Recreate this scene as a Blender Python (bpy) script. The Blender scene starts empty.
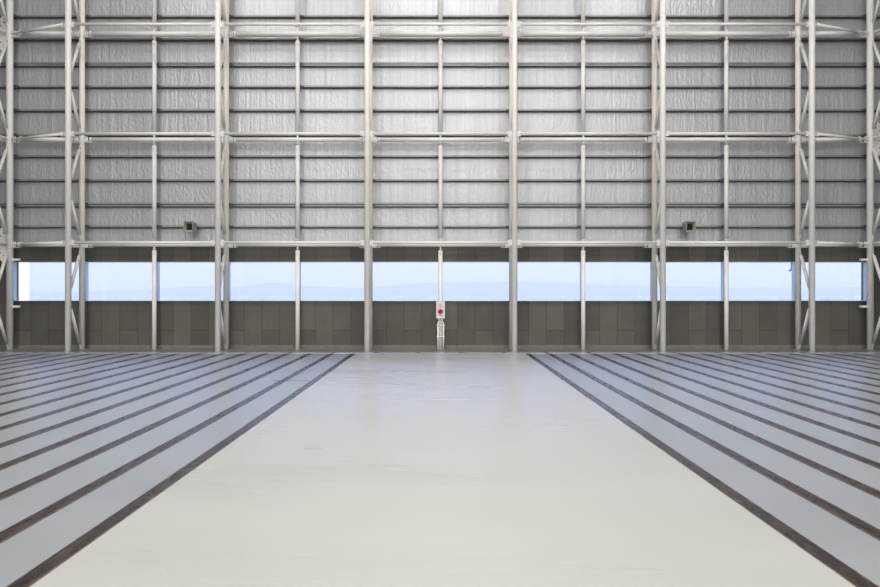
import bpy, bmesh, math, random
from mathutils import Vector, Matrix
random.seed(7)
S = bpy.context.scene
C = S.collection

# ------------------------------------------------------------------ measures
H = 1.867            # camera height
F = 684.0            # focal length in pixels of an 880 px wide frame
YR = 22.9            # rear chords and posts
YF = 22.05           # front chords
YW = 23.3            # inner face of the back wall
HB = 2.401           # half a bay
SET = {-5:.02, -4:.04, -3:.045, -2:.035, -1:.055, 0:.015, 2:-.01, 3:-.02, 4:-.02, 5:-.015}   # setting-out tolerance of each column line
def line(i): return HB*i + SET.get(i, 0)
LEV = [H + 1.64, H + 5.15, H + 8.68, H + 12.2]
TOP = 16.0
RT = [.072, .072, .092, .092]        # radius of the rear tubes at each level
CEIL = 17.0

# ------------------------------------------------------------------ materials
def nm(name):
    m = bpy.data.materials.new(name); m.use_nodes = True
    nt = m.node_tree; b = nt.nodes['Principled BSDF']
    return m, nt, b
def N(nt, t, **kw):
    n = nt.nodes.new(t)
    for k, v in kw.items():
        setattr(n, k, v)
    return n
def ramp(nt, stops):
    r = nt.nodes.new('ShaderNodeValToRGB')
    while len(r.color_ramp.elements) < len(stops): r.color_ramp.elements.new(.5)
    for e, (p, c) in zip(r.color_ramp.elements, stops):
        e.position = p; e.color = (*c, 1)
    return r
def mapping(nt, scale, coord='Object'):
    tc = nt.nodes.new('ShaderNodeTexCoord'); mp = nt.nodes.new('ShaderNodeMapping')
    mp.inputs['Scale'].default_value = scale
    nt.links.new(tc.outputs[coord], mp.inputs['Vector'])
    return mp
def noise(nt, scale, vec, detail=3, rough=.55):
    n = nt.nodes.new('ShaderNodeTexNoise')
    n.inputs['Scale'].default_value = scale; n.inputs['Detail'].default_value = detail
    n.inputs['Roughness'].default_value = rough
    nt.links.new(vec, n.inputs['Vector'])
    return n
def bump(nt, b, h, strength, dist):
    bp = nt.nodes.new('ShaderNodeBump')
    bp.inputs['Strength'].default_value = strength; bp.inputs['Distance'].default_value = dist
    nt.links.new(h, bp.inputs['Height']); nt.links.new(bp.outputs['Normal'], b.inputs['Normal'])
    return bp
def math_(nt, op, a, b=None, c=None):
    n = nt.nodes.new('ShaderNodeMath'); n.operation = op
    for i, v in enumerate((a, b, c)):
        if v is None: continue
        if isinstance(v, (int, float)): n.inputs[i].default_value = v
        else: nt.links.new(v, n.inputs[i])
    return n.outputs[0]
def plain(name, col, rough=.5, metal=0., var=.06, sc=6., spec=.5):
    m, nt, b = nm(name)
    mp = mapping(nt, (1, 1, 1)); n = noise(nt, sc, mp.outputs[0])
    lo = tuple(c * (1 - var) for c in col); hi = tuple(min(1, c * (1 + var)) for c in col)
    r = ramp(nt, [(.3, lo), (.7, hi)])
    nt.links.new(n.outputs['Fac'], r.inputs['Fac']); nt.links.new(r.outputs['Color'], b.inputs['Base Color'])
    b.inputs['Roughness'].default_value = rough; b.inputs['Metallic'].default_value = metal
    b.inputs['Specular IOR Level'].default_value = spec
    return m
M = {}
M['white'] = plain('white_steel_paint', (.86, .825, .79), .42, 0, .03, 3)
M['bolt'] = plain('rusty_bolt', (.20, .13, .10), .6, .2, .2, 40)
M['girt'] = plain('shaded_primer_steel', (.12, .13, .133), .5, .15, .12, 5)  # dark tone includes the shade below the pale girt faces
M['girt_lip'] = plain('galvanised_lip', (.33, .35, .355), .45, .3, .1, 8)
M['alu'] = plain('window_aluminium', (.50, .61, .76), .4, .3, .05, 5)  # blue sky glow along the frames is put into this colour
M['box'] = plain('alarm_box_paint', (.60, .58, .54), .4, 0, .03, 8)
M['red'] = plain('red_lamp_plastic', (.62, .008, .03), .55, 0, .05, 20)
M['black'] = plain('black_mouth', (.006, .006, .006), .7, 0, .1, 10)
M['label_pink'] = plain('pink_plate', (.52, .40, .38), .6, 0, .04, 20)
M['label_blue'] = plain('blue_print', (.20, .27, .33), .6, 0, .04, 20)
M['horn'] = plain('beige_horn', (.40, .345, .295), .5, 0, .06, 10)
M['ext_white'] = plain('white_outdoor_cladding', (.9, .9, .9), .6, 0, .02, 2)
M['ceiling'] = plain('ceiling_deck', (.62, .62, .62), .7, 0, .05, 1)
M['darkwall'] = plain('dark_side_wall', (.17, .165, .16), .6, 0, .1, 2)
M['steel_cam'] = plain('camera_housing', (.30, .42, .55), .5, 0, .05, 9)
M['hull'] = plain('ship_hull', (.22, .28, .36), .6, 0, .05, .05)
M['town'] = plain('pale_buildings', (.62, .62, .60), .7, 0, .1, .05)

def foil():
    m, nt, b = nm('foil_faced_insulation')
    b.inputs['Metallic'].default_value = .66
    tc = mapping(nt, (1, 1, 1))
    # broad quilted puckering + vertical creases + fine vertical lines
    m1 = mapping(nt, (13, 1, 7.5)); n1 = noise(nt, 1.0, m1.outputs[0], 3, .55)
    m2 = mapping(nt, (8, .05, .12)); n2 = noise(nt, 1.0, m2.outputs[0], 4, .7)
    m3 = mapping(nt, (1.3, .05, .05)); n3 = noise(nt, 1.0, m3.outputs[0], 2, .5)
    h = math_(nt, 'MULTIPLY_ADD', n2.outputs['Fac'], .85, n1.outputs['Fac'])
    # lapped joints of the facing, about 1.2 m apart
    sx = nt.nodes.new('ShaderNodeSeparateXYZ'); nt.links.new(tc.outputs[0], sx.inputs[0])
    w = math_(nt, 'ADD', sx.outputs['X'], math_(nt, 'MULTIPLY', n3.outputs['Fac'], .5))
    fr = math_(nt, 'FRACT', math_(nt, 'MULTIPLY', w, 1.12))
    line = math_(nt, 'LESS_THAN', math_(nt, 'ABSOLUTE', math_(nt, 'SUBTRACT', fr, .5)), .022)
    h2 = math_(nt, 'MULTIPLY_ADD', line, .5, h)
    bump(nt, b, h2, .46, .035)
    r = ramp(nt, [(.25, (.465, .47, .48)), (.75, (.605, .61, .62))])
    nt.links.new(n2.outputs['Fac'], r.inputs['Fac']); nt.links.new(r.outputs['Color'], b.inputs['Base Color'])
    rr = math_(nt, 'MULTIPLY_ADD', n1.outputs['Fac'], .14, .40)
    nt.links.new(rr, b.inputs['Roughness'])
    return m
M['foil'] = foil()

def concrete():
    m, nt, b = nm('cast_panel_concrete')
    tc = mapping(nt, (1, 1, 1)); sx = nt.nodes.new('ShaderNodeSeparateXYZ'); nt.links.new(tc.outputs[0], sx.inputs[0])
    pitch = .6053
    u = math_(nt, 'DIVIDE', math_(nt, 'ADD', sx.outputs['X'], .012 + 40 * pitch), pitch)
    cell = math_(nt, 'FLOOR', u); fx = math_(nt, 'FRACT', u)
    dx = math_(nt, 'MINIMUM', fx, math_(nt, 'SUBTRACT', 1.0, fx))
    vline = math_(nt, 'LESS_THAN', dx, .010)
    odd = math_(nt, 'LESS_THAN', math_(nt, 'MODULO', cell, 2.0), .5)
    below = math_(nt, 'LESS_THAN', sx.outputs['Z'], .607)
    hl = math_(nt, 'LESS_THAN', math_(nt, 'ABSOLUTE', math_(nt, 'SUBTRACT', sx.outputs['Z'], .607)), .007)
    hline = math_(nt, 'MULTIPLY', hl, odd)
    line = math_(nt, 'MAXIMUM', vline, hline)
    # a tone of its own per panel
    wn = nt.nodes.new('ShaderNodeTexWhiteNoise'); wn.noise_dimensions = '2D'
    cb = nt.nodes.new('ShaderNodeCombineXYZ'); nt.links.new(cell, cb.inputs[0]); nt.links.new(math_(nt, 'MULTIPLY', below, odd), cb.inputs[1])
    nt.links.new(cb.outputs[0], wn.inputs['Vector'])
    n = noise(nt, 26, tc.outputs[0], 5, .75); n2 = noise(nt, 1.1, tc.outputs[0], 3)
    t = math_(nt, 'ADD', math_(nt, 'MULTIPLY', wn.outputs['Value'], .22),
              math_(nt, 'ADD', math_(nt, 'MULTIPLY', n.outputs['Fac'], .5), math_(nt, 'MULTIPLY', n2.outputs['Fac'], .3)))
    r = ramp(nt, [(.15, (.046, .040, .034)), (.5, (.097, .086, .073)), (.9, (.18, .16, .138))])
    nt.links.new(t, r.inputs['Fac'])
    mx = nt.nodes.new('ShaderNodeMix'); mx.data_type = 'RGBA'
    nt.links.new(line, mx.inputs[0]); nt.links.new(r.outputs['Color'], mx.inputs[6]); mx.inputs[7].default_value = (.03, .027, .024, 1)
    nt.links.new(mx.outputs[2], b.inputs['Base Color'])
    b.inputs['Roughness'].default_value = .8
    bump(nt, b, math_(nt, 'SUBTRACT', math_(nt, 'MULTIPLY', n.outputs['Fac'], .3), line), .4, .01)
    return m
M['concrete'] = concrete()
M['plinth'] = plain('plinth_concrete', (.175, .155, .13), .8, 0, .2, 9)

def floor_mat(name, lo, hi, rough, spec):
    m, nt, b = nm(name)
    m1 = mapping(nt, (.22, 1.2, 1)); n1 = noise(nt, 1.0, m1.outputs[0], 2, .5)
    m2 = mapping(nt, (.35, .3, 1)); n2 = noise(nt, 1.0, m2.outputs[0], 3)
    t = math_(nt, 'ADD', math_(nt, 'MULTIPLY', n1.outputs['Fac'], .5), math_(nt, 'MULTIPLY', n2.outputs['Fac'], .5))
    r = ramp(nt, [(.3, lo), (.7, hi)])
    nt.links.new(t, r.inputs['Fac']); nt.links.new(r.outputs['Color'], b.inputs['Base Color'])
    rr = math_(nt, 'MULTIPLY_ADD', n1.outputs['Fac'], .14, rough)
    nt.links.new(rr, b.inputs['Roughness'])
    b.inputs['Specular IOR Level'].default_value = spec
    return m
M['floor'] = floor_mat('grey_coated_floor', (.275, .295, .315), (.33, .35, .37), .24, 1.0)
M['lane'] = floor_mat('cream_coated_lane', (.445, .442, .412), (.49, .486, .452), .22, .55)
M['border'] = floor_mat('dull_grey_border', (.17, .17, .17), (.22, .22, .215), .22, .5)
M['trench'] = plain('trench_plate_steel', (.50, .59, .72), .2, .2, .12, 2)
def rail_mat():
    m, nt, b = nm('worn_dark_rail')
    m1 = mapping(nt, (15, 3.0, 1)); n1 = noise(nt, 1.0, m1.outputs[0], 5, .7)
    r = ramp(nt, [(.38, (.008, .006, .006)), (.53, (.026, .019, .017)), (.64, (.075, .050, .040)), (.74, (.25, .20, .175))])
    nt.links.new(n1.outputs['Fac'], r.inputs['Fac']); nt.links.new(r.outputs['Color'], b.inputs['Base Color'])
    nt.links.new(math_(nt, 'MULTIPLY_ADD', n1.outputs['Fac'], .3, .14), b.inputs['Roughness'])
    b.inputs['Specular IOR Level'].default_value = .5
    bump(nt, b, n1.outputs['Fac'], .25, .004)
    return m
M['rail'] = rail_mat()
M['rust'] = plain('rusty_rail_edge', (.21, .125, .085), .55, .1, .45, 7)

def glass():
    m = bpy.data.materials.new('window_glass'); m.use_nodes = True
    nt = m.node_tree; nt.nodes.clear()
    o = nt.nodes.new('ShaderNodeOutputMaterial'); mx = nt.nodes.new('ShaderNodeMixShader')
    t = nt.nodes.new('ShaderNodeBsdfTransparent'); g = nt.nodes.new('ShaderNodeBsdfGlossy')
    fr = nt.nodes.new('ShaderNodeFresnel'); fr.inputs['IOR'].default_value = 1.45
    t.inputs['Color'].default_value = (.97, .985, .995, 1); g.inputs['Roughness'].default_value = .02
    nt.links.new(fr.outputs[0], mx.inputs[0]); nt.links.new(t.outputs[0], mx.inputs[1]); nt.links.new(g.outputs[0], mx.inputs[2])
    nt.links.new(mx.outputs[0], o.inputs['Surface'])
    return m
M['glass'] = glass()
M['hill'] = plain('wooded_hill', (.17, .24, .24), .9, 0, .15, .01)
def sea():
    m, nt, b = nm('sea_water')
    b.inputs['Base Color'].default_value = (.10, .20, .30, 1); b.inputs['Roughness'].default_value = .12
    mp = mapping(nt, (.02, .05, 1)); n = noise(nt, 1.0, mp.outputs[0], 4)
    bump(nt, b, n.outputs['Fac'], .3, 1.0)
    return m
M['sea'] = sea()

# ------------------------------------------------------------------ mesh helpers
class MB:
    def __init__(s): s.bm = bmesh.new(); s.mats = []; s.i = 0
    def mat(s, m):
        if m not in s.mats: s.mats.append(m)
        s.i = s.mats.index(m); return s
    def _f(s, vs, smooth=False):
        try:
            f = s.bm.faces.new(vs); f.material_index = s.i; f.smooth = smooth
        except ValueError: pass
    def box(s, x0, x1, y0, y1, z0, z1):
        v = [s.bm.verts.new(p) for p in ((x0,y0,z0),(x1,y0,z0),(x1,y1,z0),(x0,y1,z0),(x0,y0,z1),(x1,y0,z1),(x1,y1,z1),(x0,y1,z1))]
        for q in ((3,2,1,0),(4,5,6,7),(0,1,5,4),(1,2,6,5),(2,3,7,6),(3,0,4,7)): s._f([v[k] for k in q])
        return s
    def tube(s, a, b, r, r2=None, n=16, caps=True):
        a, b = Vector(a), Vector(b); r2 = r if r2 is None else r2
        d = (b - a).normalized(); up = Vector((0,0,1)) if abs(d.z) < .9 else Vector((0,1,0))
        u = d.cross(up).normalized(); w = d.cross(u)
        A = []; B = []
        for k in range(n):
            t = 2*math.pi*k/n; e = u*math.cos(t) + w*math.sin(t)
            A.append(s.bm.verts.new(a + e*r)); B.append(s.bm.verts.new(b + e*r2))
        for k in range(n): s._f([A[k], A[(k+1)%n], B[(k+1)%n], B[k]], True)
        if caps: s._f(A[::-1]); s._f(B)
        return s
    def path(s, pts, r, n=10):
        for p, q in zip(pts, pts[1:]): s.tube(p, q, r, n=n)
        return s
    def bar(s, a, b, side, w, t):
        a, b = Vector(a), Vector(b); d = (b-a).normalized()
        side = Vector(side); side = (side - d*side.dot(d)).normalized(); nn = d.cross(side)
        v = []
        for p in (a, b):
            for i, j in ((-1,-1),(1,-1),(1,1),(-1,1)): v.append(s.bm.verts.new(p + side*(i*w/2) + nn*(j*t/2)))
        for q in ((3,2,1,0),(4,5,6,7),(0,1,5,4),(1,2,6,5),(2,3,7,6),(3,0,4,7)): s._f([v[k] for k in q])
        return s
    def poly(s, pts, d):      # outline pts extruded by vector d
        d = Vector(d); A = [s.bm.verts.new(p) for p in pts]; B = [s.bm.verts.new(Vector(p)+d) for p in pts]
        s._f(A[::-1]); s._f(B); n = len(A)
        for k in range(n): s._f([A[k], A[(k+1)%n], B[(k+1)%n], B[k]])
        return s
    def bolt(s, x, y, z, r=.014, l=.014):   # head facing the hall
        k = s.i; s.mat(M['bolt']).tube((x, y, z), (x, y-l, z), r, n=6); s.i = k; return s
    def build(s, name, parent=None, loc=(0,0,0), bevel=0):
        bmesh.ops.recalc_face_normals(s.bm, faces=s.bm.faces)
        me = bpy.data.meshes.new(name)
        if any(loc): s.bm.transform(Matrix.Translation(-Vector(loc)))
        s.bm.to_mesh(me); s.bm.free()
        for m in s.mats: me.materials.append(m)
        o = bpy.data.objects.new(name, me); C.objects.link(o); o.location = loc
        if parent:
            o.parent = parent; o.location = Vector(loc) - Vector(parent.location if parent.parent is None else parent.matrix_basis.translation) if any(loc) else -world_loc(parent)
        if bevel:
            b = o.modifiers.new('Bevel', 'BEVEL'); b.width = bevel; b.segments = 2; b.limit_method = 'ANGLE'
        return o
def world_loc(o):
    v = Vector((0,0,0))
    while o: v += o.location; o = o.parent
    return v
def tag(o, label, cat=None, group=None, kind=None):
    o['label'] = label
    if cat: o['category'] = cat
    if group: o['group'] = group
    if kind: o['kind'] = kind
    return o
def thing(name, label, cat, loc, group=None, kind=None):
    o = bpy.data.objects.new(name, None); C.objects.link(o); o.location = loc; o.empty_display_size = .2
    return tag(o, label, cat, group, kind)
ORD = ['zeroth','first','second','third','fourth','fifth','sixth','seventh','eighth','ninth','tenth','eleventh','twelfth','thirteenth','fourteenth','fifteenth','sixteenth','seventeenth','eighteenth']

# ------------------------------------------------------------------ the shell
XS = 15.7            # side walls
YB = -16.0           # wall behind the camera
XF = .018
LX = H*1.445 - .0735 # edge of the cream lane
YE = 21.28           # far end of lane and rails
o = MB().mat(M['floor']).box(-XS, XS, YB, YE+.5, -.2, 0).build('floor')
tag(o, 'glossy grey coated hall floor crossed by dark rails', 'floor', None, 'structure')
ln = MB().mat(M['lane']).box(-LX+XF, LX+XF, YB, YE, .0, .004).build('coated_lane', o); ln['label'] = 'wide cream coated lane down the middle of the floor'
bd = MB().mat(M['border']).box(-XS, XS, YE+.5, YW, -.2, .0).build('wall_border', o); bd['label'] = 'dull dark floor border along the window wall'

ZS, ZH, ZC, XO = 1.611, 2.94, 3.50, 14.47    # sill, head, top of the concrete, half width of the window ribbon
w = MB().mat(M['concrete'])
w.box(-XS, XS, YW, YW+.2, -.2, ZS); w.box(-XS, XS, YW, YW+.2, ZH, ZC)
w.box(-XS, -XO, YW, YW+.2, ZS, ZH); w.box(XO, XS, YW, YW+.2, ZS, ZH)
wb = w.build('wall_back'); tag(wb, 'tall window wall of dark concrete panels below silver foil insulation', 'wall', None, 'structure')
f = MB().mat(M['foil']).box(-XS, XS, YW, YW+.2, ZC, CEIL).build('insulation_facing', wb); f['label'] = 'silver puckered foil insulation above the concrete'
b = MB().mat(M['plinth']).box(-XS, XS, YW-.06, YW-.001, 0, .115).build('baseboard_back'); tag(b, 'low concrete kerb at the foot of the window wall', 'baseboard', None, 'structure')
for nme, x0, x1 in (('wall_left', -XS-.2, -XS), ('wall_right', XS, XS+.2)):
    o = MB().mat(M['darkwall']).box(x0, x1, YB, YW+.2, -.2, CEIL).build(nme)
    tag(o, 'dark side wall of the hall, ' + ('left' if x0 < 0 else 'right') + ' of the floor rails', 'wall', None, 'structure')
o = MB().mat(M['ceiling']).box(-XS-.2, XS+.2, YB-.2, YB, -.2, CEIL).build('wall_front')
tag(o, 'pale wall closing the hall opposite the windows', 'wall', None, 'structure')
o = MB().mat(M['ceiling']).box(-XS-.2, XS+.2, YB-.2, YW+.2, CEIL, CEIL+.3).build('ceiling')
tag(o, 'pale roof deck high above the hall', 'ceiling', None, 'structure')

# ------------------------------------------------------------------ windows
edges = [-XO] + [line(i) for i in range(-5, 6)] + [XO]
WHERE = ['with the white pier outside, leftmost of the ribbon', 'second from the left, beside the first full lattice column', 'third from the left, hill rising in its far corner',
         'fourth from the left, showing the broad hill summit', 'fifth from the left, hill sloping down in it', 'directly left of the red alarm box', 'directly right of the red alarm box',
         'fifth from the right, hill ridge falling away', 'fourth from the right, even low hills', 'third from the right, with low hills and town', 'second from the right, small camera hanging outside', 'rightmost of the ribbon, cargo ship on the water']
for i in range(12):
    x0, x1 = edges[i], edges[i+1]
    fw = .045; fl = .09 if i == 0 else fw; frr = .09 if i == 11 else fw
    w = MB().mat(M['alu'])
    y0, y1 = YR+.14, YR+.34
    fw = .05
    w.box(x0, x0+fl, y0, y1, ZS, ZH); w.box(x1-frr, x1, y0, y1, ZS, ZH)
    w.box(x0+fl, x1-frr, y1-.04, YW+.05, ZS, ZS+.02); w.box(x0+fl, x1-frr, y1-.04, YW+.05, ZH-.02, ZH)
    t = thing('window_%d' % (i+1), 'long clear window ' + WHERE[i], 'window', ((x0+x1)/2, YW+.07, ZS), None, 'structure')
    w.build('window_frame', t)
    MB().mat(M['glass']).box(x0+fl-.01, x1-frr+.01, y1-.012, y1-.004, ZS+.01, ZH-.01).build('pane', t)

# ------------------------------------------------------------------ floor rails and trench cover
for side in (-1, 1):
    sd = 'left' if side < 0 else 'right'
    for k in range(18):
        x = XF + side*(H*(1.445 + .3625*k))
        lab = ('dark worn steel rail edging the cream lane on its %s' % sd) if k == 0 else \
              ('dark worn steel floor rail, %s outward from the cream lane\'s %s edge rail' % (ORD[k], sd))
        t = thing('floor_rail', lab, 'rail', (x, YB, 0), 'dark rails laid in the floor')
        MB().mat(M['rail']).box(x-.066, x+.066, YB, YE-.05, .0, .006).build('rail_plate', t)
        for q in (-1, 1):
            e = MB().mat(M['rust']).box(x+q*.070-.0045, x+q*.070+.0045, YB, YE-.05, .0, .0075).build('rail_edge', t)
            e['label'] = 'thin rust coloured rail edge'
t = thing('trench_cover', 'pale steel trench cover crossing the floor before the columns', 'drain cover', (0, YE+.25, 0))
px = -14.0
for k in range(22):
    x0 = -14.08 + k*1.34
    p = MB().mat(M['trench']).box(x0+.02, x0+1.32, YE+.03, YE+.47, 0, .008).build('cover_plate', t)
    MB().mat(M['black']).box(x0-.06, x0+.06, YE+.14, YE+.34, 0, .010).build('lifting_slot', p)

# ------------------------------------------------------------------ dark girts on the foil wall
rows = [(226.7,0),(204.8,1),(180.2,0),(156.4,0),(135.2,0),(110.2,0),(86.6,0),(64.2,1),(39.1,0),(16.2,0)]
posts = [line(i) for i in range(-6, 7)]
GY0, GY1 = YW-.13, YW-.005
for r, (y, dbl) in enumerate(rows):
    z = H + (293.5-y)*GY0/F
    lab = 'dark steel girt across the foil wall, %s row above the windows' % ORD[r+1]
    if dbl: lab = 'deeper doubled dark girt across the foil wall, %s row above the windows' % ORD[r+1]
    t = thing('girt', lab, 'wall girt', (0, GY0, z), 'dark girts on the foil wall')
    zz = [z] if not dbl else [z-.036, z+.036]
    hh = .037 if not dbl else .034
    ch = MB()
    for q in zz:      # lipped channel, open towards the hall
        ch.mat(M['girt']).box(-XS, XS, GY1-.01, GY1, q-hh, q+hh)
        ch.box(-XS, XS, GY0, GY1, q+hh-.006, q+hh); ch.box(-XS, XS, GY0, GY1, q-hh, q-hh+.006)
        ch.box(-XS, XS, GY0, GY0+.006, q-hh, q-hh+.014)
        ch.mat(M['girt_lip']).box(-XS, XS, GY0, GY0+.006, q+hh-.048, q+hh)
    ch.build('channel', t)
    for x in posts:   # cleat holding the girt to each post
        m = MB().mat(M['girt']).box(x-.06, x+.06, YR+.07, GY0-.001, z-.045, z-.033)
        m.box(x-.06, x+.06, GY0-.010, GY0-.001, z-.045, z+.06)
        sgn = 1 if x <= 0 else -1
        m.box(x+sgn*.06, x+sgn*.16, GY0-.012, GY0-.002, z-.03, z+.03); m.bolt(x+sgn*.12, GY0-.012, z, .018, .02)
        m.build('cleat', t)

# ------------------------------------------------------------------ lattice columns
def col_label(i):
    n = {1:1, 3:2, 5:3, 6:4}[abs(i)]; sd = 'left' if i < 0 else 'right'
    if n == 4: return 'thicker white corner column at the %s end of the window ribbon' % sd
    return 'white tubular lattice column, %s to the %s of the red alarm box' % (ORD[n], sd)
for i in (-6, -5, -3, -1, 1, 3, 5, 6):
    x = line(i); rr = .108 if abs(i) == 6 else .092
    t = thing('lattice_column', col_label(i), 'column', (x, YR, 0), 'white lattice columns along the window wall')
    m = MB().mat(M['white']).tube((x, YR, .0), (x, YR, TOP), rr, n=24)
    m.build('rear_chord', t)
    m = MB().mat(M['white']).tube((x, YF, .0), (x, YF, TOP), .094, n=24)
    m.build('front_chord', t)
    lv = [-.02] + LEV + [TOP-.2]
    def diag(a, b):
        a, b = Vector(a), Vector(b); d = (b-a).normalized()
        m = MB().mat(M['white']).tube(a + d*.13, b - d*.10, .052, n=12)
        m.bar(a - d*.10, a + d*.18, (0, d.z, -d.y), .07, .014); m.bar(b - d*.15, b + d*.10, (0, d.z, -d.y), .07, .014)
        m.mat(M['bolt']).tube((a.x-.016, a.y, a.z), (a.x+.016, a.y, a.z), .016, n=6)
        m.build('diagonal', t)
    for q in range(5):
        z0, z1 = lv[q], lv[q+1]; mid = (z0+z1)/2
        if q == 0: diag((x, YF+.10, mid-.27), (x, YR-.12, .12))
        else: diag((x, YF+.10, mid-.25), (x, YR-.13, z0+.26))
        if q < 4: diag((x, YR-.13, z1-.28), (x, YF+.10, mid+.22))
    if abs(i) == 6:
        s_ = -1 if i < 0 else 1
        for z in (H+1.135, H-.435):
            e = sorted((x - s_*.09, x - s_*.335))
            MB().mat(M['white']).box(e[0], e[1], YR-.05, YR+.05, z-.032, z+.032).build('bracket', t)
        for lvl in ((1,) if s_ > 0 else (0, 2)):
            z = LEV[lvl]
            g = MB().mat(M['white'])
            g.poly([(x+s_*.10, YR-.02, z-.60), (x+s_*.24, YR-.02, z-.60), (x+s_*.50, YR-.02, z-.25), (x+s_*.50, YR-.02, z+.25), (x+s_*.24, YR-.02, z+.60), (x+s_*.10, YR-.02, z+.60)], (0, .02, 0))
            for dz in (-.5, -.38, .38, .5): g.bolt(x+s_*.17, YR-.02, z+dz, .022, .025)
            for dz in (-.28, .28): g.bolt(x+s_*.30, YR-.02, z+dz, .022, .025)
            g.build('gusset', t)
            for up in (-1, 1):
                MB().mat(M['white']).tube((x+s_*.30, YR-.05, z+up*.40), (x+s_*1.2, YR-.05, z+up*1.45), .055, n=12).build('side_brace', t)

# ------------------------------------------------------------------ horizontal tubes
LN = ['lowest', 'middle', 'top', 'out of sight']
cols = [-6, -5, -3, -1, 1, 3, 5, 6]
BAY = {-6:'left end bay', -5:'bay of the left horn box', -3:'bay next left of the alarm box bay', -1:'bay of the red alarm box',
       1:'bay next right of the alarm box bay', 3:'bay of the right horn box', 5:'right end bay'}
for l in range(3):
    z = LEV[l]; r = RT[l]
    for a, b in zip(cols, cols[1:]):
        xa, xb = line(a), line(b)
        ra = .108 if abs(a) == 6 else .092; rb = .108 if abs(b) == 6 else .092
        t = thing('rear_tie_tube', 'thick white rear tube of the %s row, %s' % (LN[l], BAY[a]), 'steel tube', ((xa+xb)/2, YR, z), 'thick horizontal tubes between columns')
        MB().mat(M['white']).tube((xa+ra+.20, YR, z), (xb-rb-.20, YR, z), r, n=20).build('tube', t)
        for e, q, rad in ((xa, 1, ra), (xb, -1, rb)):
            x0 = e + q*(rad-.01)
            g = MB().mat(M['white'])
            g.poly([(x0, YR-.075, z-.10), (x0+q*.13, YR-.075, z-.10), (x0+q*.15, YR-.075, z-.08), (x0+q*.15, YR-.075, z+.07), (x0+q*.13, YR-.075, z+.09), (x0, YR-.075, z+.09)], (0, .016, 0))
            g.box(*sorted((x0, x0+q*.28)), YR-.06, YR+.06, z-.106, z-.092)
            g.tube((x0+q*.19, YR, z), (x0+q*.24, YR, z), r*1.12, n=20)
            for bx, bz in ((.05,.05),(.11,.05),(.05,-.05),(.11,-.05)): g.bolt(x0+q*bx, YR-.075, z+bz)
            g.build('end_plate', t)
        if abs(a) == 6 or abs(b) == 6: continue
        t = thing('front_tie_tube', 'thin white front tube of the %s row, %s' % (LN[l], BAY[a]), 'steel tube', ((xa+xb)/2, YF, z), 'thin horizontal tubes between columns')
        MB().mat(M['white']).tube((xa+.20, YF, z), (xb-.20, YF, z), .047, n=16).build('tube', t)
        for e, q in ((xa, 1), (xb, -1)):
            x0 = e + q*.085
            g = MB().mat(M['white'])
            g.poly([(x0, YF-.02, z-.085), (x0+q*.09, YF-.02, z-.085), (x0+q*.16, YF-.02, z-.04), (x0+q*.16, YF-.02, z+.04), (x0+q*.09, YF-.02, z+.085), (x0, YF-.02, z+.085)], (0, .016, 0))
            g.tube((x0+q*.11, YF, z), (x0+q*.16, YF, z), .04, .047, n=16)
            for bx, bz in ((.05,.045),(.05,-.045),(.10,0)): g.bolt(x0+q*bx, YF-.02, z+bz, .012)
            g.build('end_plate', t)
    for s_ in (-1, 1):      # plan brace of the end bay
        a = Vector((line(s_*5) + s_*.10, YF, z)); b = Vector((line(s_*6) - s_*.10, YR-.03, z)); d = (b-a).normalized()
        t = thing('plan_brace', 'slanting white brace of the %s row in the %s end bay' % (LN[l], 'left' if s_ < 0 else 'right'), 'steel brace', tuple((a+b)/2), 'slanting braces in the end bays')
        MB().mat(M['white']).tube(a + d*.12, b - d*.42, .047, n=16).build('tube', t)
        g = MB().mat(M['white']).bar(a - d*.02, a + d*.17, (0,0,1), .15, .016); g.bolt((a+d*.06).x, (a+d*.06).y-.01, z+.04, .012, .02); g.bolt((a+d*.06).x, (a+d*.06).y-.01, z-.04, .012, .02)
        g.build('end_plate', t)
        g = MB().mat(M['white']).bar(b - d*.44, b, (0,0,1), .012, .14); g.bar(b - d*.44, b - d*.36, (0,0,1), .13, .06); g.build('end_plate', t)
    for s_ in (-1, 1):      # short stub running on from the corner column to the side wall
        x0 = s_*(HB*6 + .11)
        t = thing('corner_stub_tube', 'short white %s-row stub tube outside the %s corner column' % (LN[l], 'left' if s_ < 0 else 'right'), 'steel tube', (x0, YR, z), 'stub tubes at the corners')
        MB().mat(M['white']).tube((x0, YR, z), (s_*XS, YR, z), .06, n=16).build('tube', t)
        MB().mat(M['white']).tube((x0-s_*.05, YR-.10, z+.03), (s_*(HB*6+.62), YF, z+.16), .045, n=12).build('side_brace', t)

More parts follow.
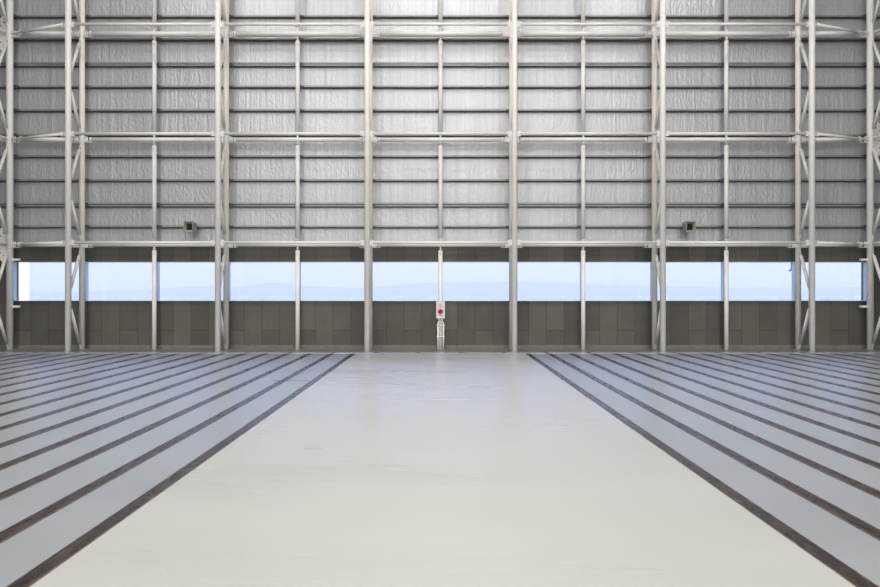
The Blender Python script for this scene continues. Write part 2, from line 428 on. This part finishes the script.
# ------------------------------------------------------------------ slender posts between the columns
PN = {-4:'in the bay with the left horn box', -2:'in the bay next left of the alarm box bay', 0:'carrying the red alarm box', 2:'in the bay next right of the alarm box bay', 4:'in the bay with the right horn box'}
for i in (-4, -2, 0, 2, 4):
    x = line(i); r = .071
    t = thing('intermediate_post', 'slender white post %s' % PN[i], 'post', (x, YR, 0), 'slender posts between the lattice columns')
    zs = [0.0] + LEV + [TOP]
    for q in range(5):
        lo = zs[q] + (0 if q == 0 else RT[q-1] + .15); hi = zs[q+1] - (0 if q == 4 else RT[q] + .13)
        m = MB().mat(M['white']).tube((x, YR, lo), (x, YR, hi), r, n=20)
        m.bolt(x, YR-r, hi-.14, .012, .012)
        sg = m.build('post_tube', t)
        if q < 4:    # pinned head
            p = MB().mat(M['white']).tube((x, YR, hi), (x, YR, hi+.018), r, .03, n=20).tube((x, YR, hi+.018), (x, YR, hi+.05), .026, n=16).tube((x, YR, hi+.05), (x, YR, hi+.085), .05, n=16)
            p.box(x-.014, x+.014, YR-.05, YR+.05, hi+.06, hi+.145); p.bolt(x-.035, YR-.035, hi+.07, .012); p.bolt(x+.035, YR-.035, hi+.07, .012)
            p.build('pin_head', sg)
        if q > 0:    # bolted shoe
            p = MB().mat(M['white']).poly([(x-.065, YR-.03, lo+.02), (x-.02, YR-.03, lo-.15), (x+.02, YR-.03, lo-.15), (x+.065, YR-.03, lo+.02)], (0, .06, 0))
            for bx, bz in ((-.03,-.02),(.03,-.02),(-.022,-.075),(.022,-.075)): p.bolt(x+bx, YR-.03, lo+bz, .014, .014)
            p.build('bolted_shoe', sg)

# ------------------------------------------------------------------ red alarm box on the middle post
yb = YR - .24
def PX(x): return (x-440)*yb/F
def PZ(y): return H + (293.5-y)*yb/F
t = thing('alarm_box', 'pale grey fire alarm box with red disc on the middle post', 'alarm box', (0, yb, PZ(318.6)))
x0, x1, z0, z1 = PX(436.1), PX(445.0), PZ(318.7), PZ(301.3); xc = (x0+x1)/2
MB().mat(M['box']).box(x0, x1, yb+.012, yb+.16, z0, z1).build('case', t, bevel=.008)
dr = MB().mat(M['box']).box(x0+.012, x1-.012, yb, yb+.013, z0+.012, z1-.012).build('door', t, bevel=.004)
zc = PZ(311.6)
d = MB().mat(M['red']).tube((xc, yb+.001, zc), (xc, yb-.014, zc), .086, .084, n=32)
d.tube((xc, yb-.014, zc), (xc, yb-.034, zc), .080, .058, n=32)
d.build('red_disc', dr)
k = MB().mat(M['black']).tube((xc, yb-.033, zc), (xc, yb-.046, zc), .032, .028, n=20)
for a in range(3):
    c, s_ = math.cos(a*math.pi/3+.5), math.sin(a*math.pi/3+.5)
    k.bar((xc-.045*c, yb-.036, zc-.045*s_), (xc+.045*c, yb-.036, zc+.045*s_), (0,0,1), .010, .008)
k.build('push_button', dr)
g = MB().mat(M['label_pink'])
for a in range(3):
    for c in range(2): g.box(xc-.055+c*.058, xc-.003+c*.058, yb-.004, yb+.001, PZ(304.1)-a*.043-.034, PZ(304.1)-a*.043)
g.build('sounder_grille', dr)
MB().mat(M['label_blue']).box(xc-.055, xc+.055, yb-.003, yb+.001, PZ(315.8), PZ(314.9)).build('name_strip', dr)
for q, xo in ((-1, PX(438.0)), (1, PX(443.4))):
    pth = [(xc+q*.055, yb+.08, z0+.01), (xc+q*.055, yb+.08, z0-.08), (xo, yb+.09, z0-.16), (xo, yb+.09, .0)]
    lab = 'thin white conduit dropping from the alarm box to the floor, %s' % ('left of the post' if q < 0 else 'right of the post')
    cd = MB().mat(M['white']).path(pth, .025, 12).build('conduit_pipe'); tag(cd, lab, 'pipe', 'conduits below the alarm box')
    cd2 = MB().mat(M['white']).tube((xc+q*.055, yb+.08, z0), (xc+q*.055, yb+.08, z0-.05), .032, n=14).build('pipe_collar', cd)
for y in (325.6, 336.8):
    o = MB().mat(M['white']).box(PX(436.6), PX(444.9), yb+.105, yb+.13, PZ(y)-.014, PZ(y)+.014)
    for xo in (PX(438.0), PX(443.4)): o.tube((xo, yb+.09, PZ(y)-.02), (xo, yb+.09, PZ(y)+.02), .029, n=12)
    o = o.build('pipe_clamp'); tag(o, 'white clamp strap holding both conduits, %s of the two' % ('upper' if y < 330 else 'lower'), 'clamp', 'clamps below the alarm box')

# ------------------------------------------------------------------ horn boxes
for s_, px in ((-1, 188.0), (1, 691.2)):
    y0, y1 = 22.62, GY0-.001
    x = (px-440)*y0/F; z = H + (293.5-226.6)*y0/F; w2, h2 = .158, .182
    t = thing('horn_loudspeaker', 'beige square horn box with black mouth, %s of the two on the foil wall' % ('left' if s_ < 0 else 'right'), 'loudspeaker', (x, y1, z), 'horn boxes on the foil wall')
    m = MB().mat(M['horn'])      # outer shell, tapering to the wall
    def ring(y, a, b): return [m.bm.verts.new((x+i*a, y, z+j*b)) for i, j in ((-1,-1),(1,-1),(1,1),(-1,1))]
    R = [ring(y1-.06, w2*.62, h2*.62), ring(y1-.10, w2*.86, h2*.86), ring(y0, w2, h2), ring(y0, w2*.90, h2*.90), ring(y0+.14, w2*.60, h2*.55), ring(y0+.26, w2*.56, h2*.50)]
    m._f(R[0][::-1])
    for A, B in zip(R, R[1:]):
        if A is R[4]: m.mat(M['black'])
        for k in range(4): m._f([A[k], A[(k+1)%4], B[(k+1)%4], B[k]])
    m._f(R[5])
    m.build('horn_shell', t)
    MB().mat(M['black']).box(x-w2*.54, x+w2*.54, y0+.15, y0+.17, z-h2*.49, z+h2*.49).build('black_mouth', t)
    MB().mat(M['girt']).box(x-.05, x+.05, y1-.07, y1, z-.12, z+.12).build('mounting_plate', t)

# ------------------------------------------------------------------ outside
ZSEA = H - 13.0
o = MB().mat(M['sea']).box(-4500, 4500, 60, 3400, ZSEA-1, ZSEA).build('sea'); tag(o, 'pale calm sea beyond the windows', 'sea', None, 'structure')
prof = [(-120,292.8),(0,292.6),(60,292.2),(110,291),(150,289),(190,286.5),(217,285.6),(238,286.5),(255,284.4),(273,282.7),(295,284.3),(305,285.7),(330,286.6),(350,288),(370,286.9),(400,284.6),(430,283.2),(450,282.6),(480,281.8),(505,281.9),(520,281.3),(545,282.2),(575,283.6),(600,284.6),(625,285.8),(650,285.2),(675,286.3),(700,286.0),(722,287.2),(740,288.0),(760,287.2),(790,288.2),(820,287.8),(860,287.2),(900,288),(1000,290)]
YH = 3000.0
m = MB().mat(M['hill'])
crest = []; foot = []; back = []; mids = []
pts = []
for (a, ya), (b, yb_) in zip(prof, prof[1:]):
    n = max(2, int((b-a)/4))
    for k in range(n):
        u = k/n; pts.append((a+(b-a)*u, ya+(yb_-ya)*u + random.uniform(-.25, .25)))
for px, py in pts:
    X = (px-440)*YH/F; zt = H + (293.5-py)*YH/F
    jit = random.uniform(-40, 40)
    foot.append(m.bm.verts.new((X, YH-420+random.uniform(-15, 15), ZSEA-1)))
    mids.append(m.bm.verts.new((X, YH-200+jit, ZSEA+(zt-ZSEA)*.45+random.uniform(-1.5, 1.5))))
    crest.append(m.bm.verts.new((X, YH, zt))); back.append(m.bm.verts.new((X, YH+350, ZSEA-1)))
for k in range(len(pts)-1):
    for A, B in ((foot, mids), (mids, crest), (crest, back)): m._f([A[k], A[k+1], B[k+1], B[k]], True)
o = m.build('hills'); tag(o, 'long hazy blue hills across the water', 'hills', None, 'structure')
m = MB().mat(M['town'])
for k in range(300):
    x = random.uniform(-2100, 2100)
    if -1700 < x < -1000 and random.random() < .5: continue
    w_ = random.uniform(3, 11); hgt = random.uniform(1.5, 4.5); y = YH-460+random.uniform(-12, 12)
    m.box(x, x+w_, y, y+8, ZSEA, ZSEA+hgt)
o = m.build('shore_town'); tag(o, 'pale specks of buildings along the far shore', 'town', None, 'stuff')
# the air over the water
hz = bpy.data.materials.new('sea_haze'); hz.use_nodes = True
nt = hz.node_tree; nt.nodes.clear(); ou = nt.nodes.new('ShaderNodeOutputMaterial'); vs = nt.nodes.new('ShaderNodeVolumeScatter')
vs.inputs['Color'].default_value = (.95, .95, .95, 1); vs.inputs['Density'].default_value = .00052
nt.links.new(vs.outputs[0], ou.inputs['Volume'])
M['haze'] = hz
o = MB().mat(hz).box(-4400, 4400, 70, 3390, ZSEA+.01, 260).build('haze'); tag(o, 'pale blue haze over the water between shore and hills', 'haze', None, 'stuff')
# cargo ship
xs, ys = (826-440)*1500/F, 1500
t = thing('cargo_ship', 'small cargo ship on the sea in the rightmost window', 'ship', (xs, ys, ZSEA))
MB().mat(M['hull']).poly([(xs-10, ys, ZSEA), (xs+9, ys, ZSEA), (xs+11.5, ys, ZSEA+3.2), (xs-11, ys, ZSEA+2.6)], (0, 4, 0)).build('hull', t)
MB().mat(M['town']).box(xs-9, xs-5, ys+.5, ys+3.5, ZSEA+2.6, ZSEA+7).build('bridge_house', t)
MB().mat(M['hull']).box(xs+4, xs+4.5, ys+1.5, ys+2, ZSEA+3, ZSEA+7.5).build('mast', t)
# white pier beyond the leftmost window
m = MB().mat(M['ext_white'])
def fin(e, z0, z1): m.poly([(-17.5, 25.0+e, z0), (-15.02-e, 25.0+e, z0), (-15.42-e, 25.6, z0), (-17.5, 25.6, z0)], (0, 0, z1-z0))
for z0, z1 in ((-2, -.4), (-.388, 1.2), (1.212, 2.02), (2.032, 2.68), (2.692, 5.2)): fin(0, z0, z1)
fin(.012, -1.9, 5.1)
o = m.build('exterior_pier'); tag(o, 'white panelled pier outside the leftmost window', 'pier')
# outdoor camera by the second window from the right
yc = 24.1; xc2 = (791.0-440)*yc/F; zc2 = H + (293.5-269.8)*yc/F
t = thing('outdoor_camera', 'small outdoor camera hanging outside the second window from the right', 'camera', (xc2, yc, zc2))
MB().mat(M['steel_cam']).tube((xc2-.02, yc-.07, zc2), (xc2-.02, yc+.07, zc2-.03), .035, n=14).build('camera_body', t)
MB().mat(M['steel_cam']).tube((xc2+.01, yc, 3.05), (xc2+.01, yc, zc2), .018, n=10).tube((xc2+.01, yc, 3.04), (xc2+.01, YW+.2, 3.04), .018, n=10).box(xc2-.05, xc2+.07, YW+.2, YW+.215, 2.98, 3.10).build('camera_arm', t)

# ------------------------------------------------------------------ light
wd = bpy.data.worlds.new('sky'); S.world = wd; wd.use_nodes = True
nt = wd.node_tree; bg = nt.nodes['Background']
tc = nt.nodes.new('ShaderNodeTexCoord'); sp = nt.nodes.new('ShaderNodeSeparateXYZ'); nt.links.new(tc.outputs['Generated'], sp.inputs[0])
r = ramp(nt, [(0.0, (.33, .36, .39)), (.02, (.335, .365, .395)), (.05, (.35, .38, .41)), (.12, (.47, .64, 1.12)), (.4, (.60, .86, 1.8)), (1, (.32, .46, .88))])
nt.links.new(sp.outputs['Z'], r.inputs['Fac']); nt.links.new(r.outputs['Color'], bg.inputs['Color']); bg.inputs['Strength'].default_value = 2.2
def light(name, kind, loc, energy, color=(1,1,1), **kw):
    l = bpy.data.lights.new(name, kind); l.energy = energy; l.color = color
    for k, v in kw.items(): setattr(l, k, v)
    o = bpy.data.objects.new(name, l); C.objects.link(o); o.location = loc; return o
s = light('sun', 'SUN', (0, 0, 60), 7.6, (1, .88, .68), angle=.01)
s.rotation_euler = Vector((.8, .6, -.45)).to_track_quat('-Z', 'Y').to_euler()
LIGHTS = [(x, y, (1.15 if x == 0 else 1.0)*(1.35 if y > 5 else .92)) for y in (-12, -5, 2, 9, 16) for x in (-8.5, 0, 8.5)]
for x, y, k in LIGHTS:
    light('ceiling_lamp', 'AREA', (x, y, CEIL-.3), 270*k, (1, .985, .96), shape='RECTANGLE', size=2.2, size_y=2.2)

o = light('added_front_fill', 'AREA', (0, YB+1.2, 14.0), 3250, (1, .985, .965), shape='RECTANGLE', size=30, size_y=4.8)  # added fill for the upright surfaces; this wall has no door opening
o.rotation_euler = (math.radians(68), 0, 0)
for x in (-13, -7.8, -2.6, 2.6, 7.8, 13):     # added spots without fittings, brightening the column feet and wall base
    o = light('added_base_spot', 'SPOT', (x, YB+.5, 6.4), 6500, (1, .97, .93), spot_size=math.radians(24), spot_blend=.7, shadow_soft_size=.6)
    o.rotation_euler = (Vector((x*1.02, YW, -3.6)) - Vector(o.location)).to_track_quat('-Z', 'Y').to_euler()
# ------------------------------------------------------------------ camera
cd = bpy.data.cameras.new('camera'); co = bpy.data.objects.new('camera', cd); C.objects.link(co)
cd.sensor_width = 36; cd.lens = F*36/880; cd.clip_end = 8000; cd.clip_start = .05
co.location = (0, 0, H); co.rotation_euler = (math.pi/2, 0, 0)
S.camera = co
S.view_settings.view_transform = 'Standard'; S.view_settings.look = 'None'
S.view_settings.gamma = 1; S.view_settings.use_curve_mapping = False
S.view_settings.exposure = 0.0
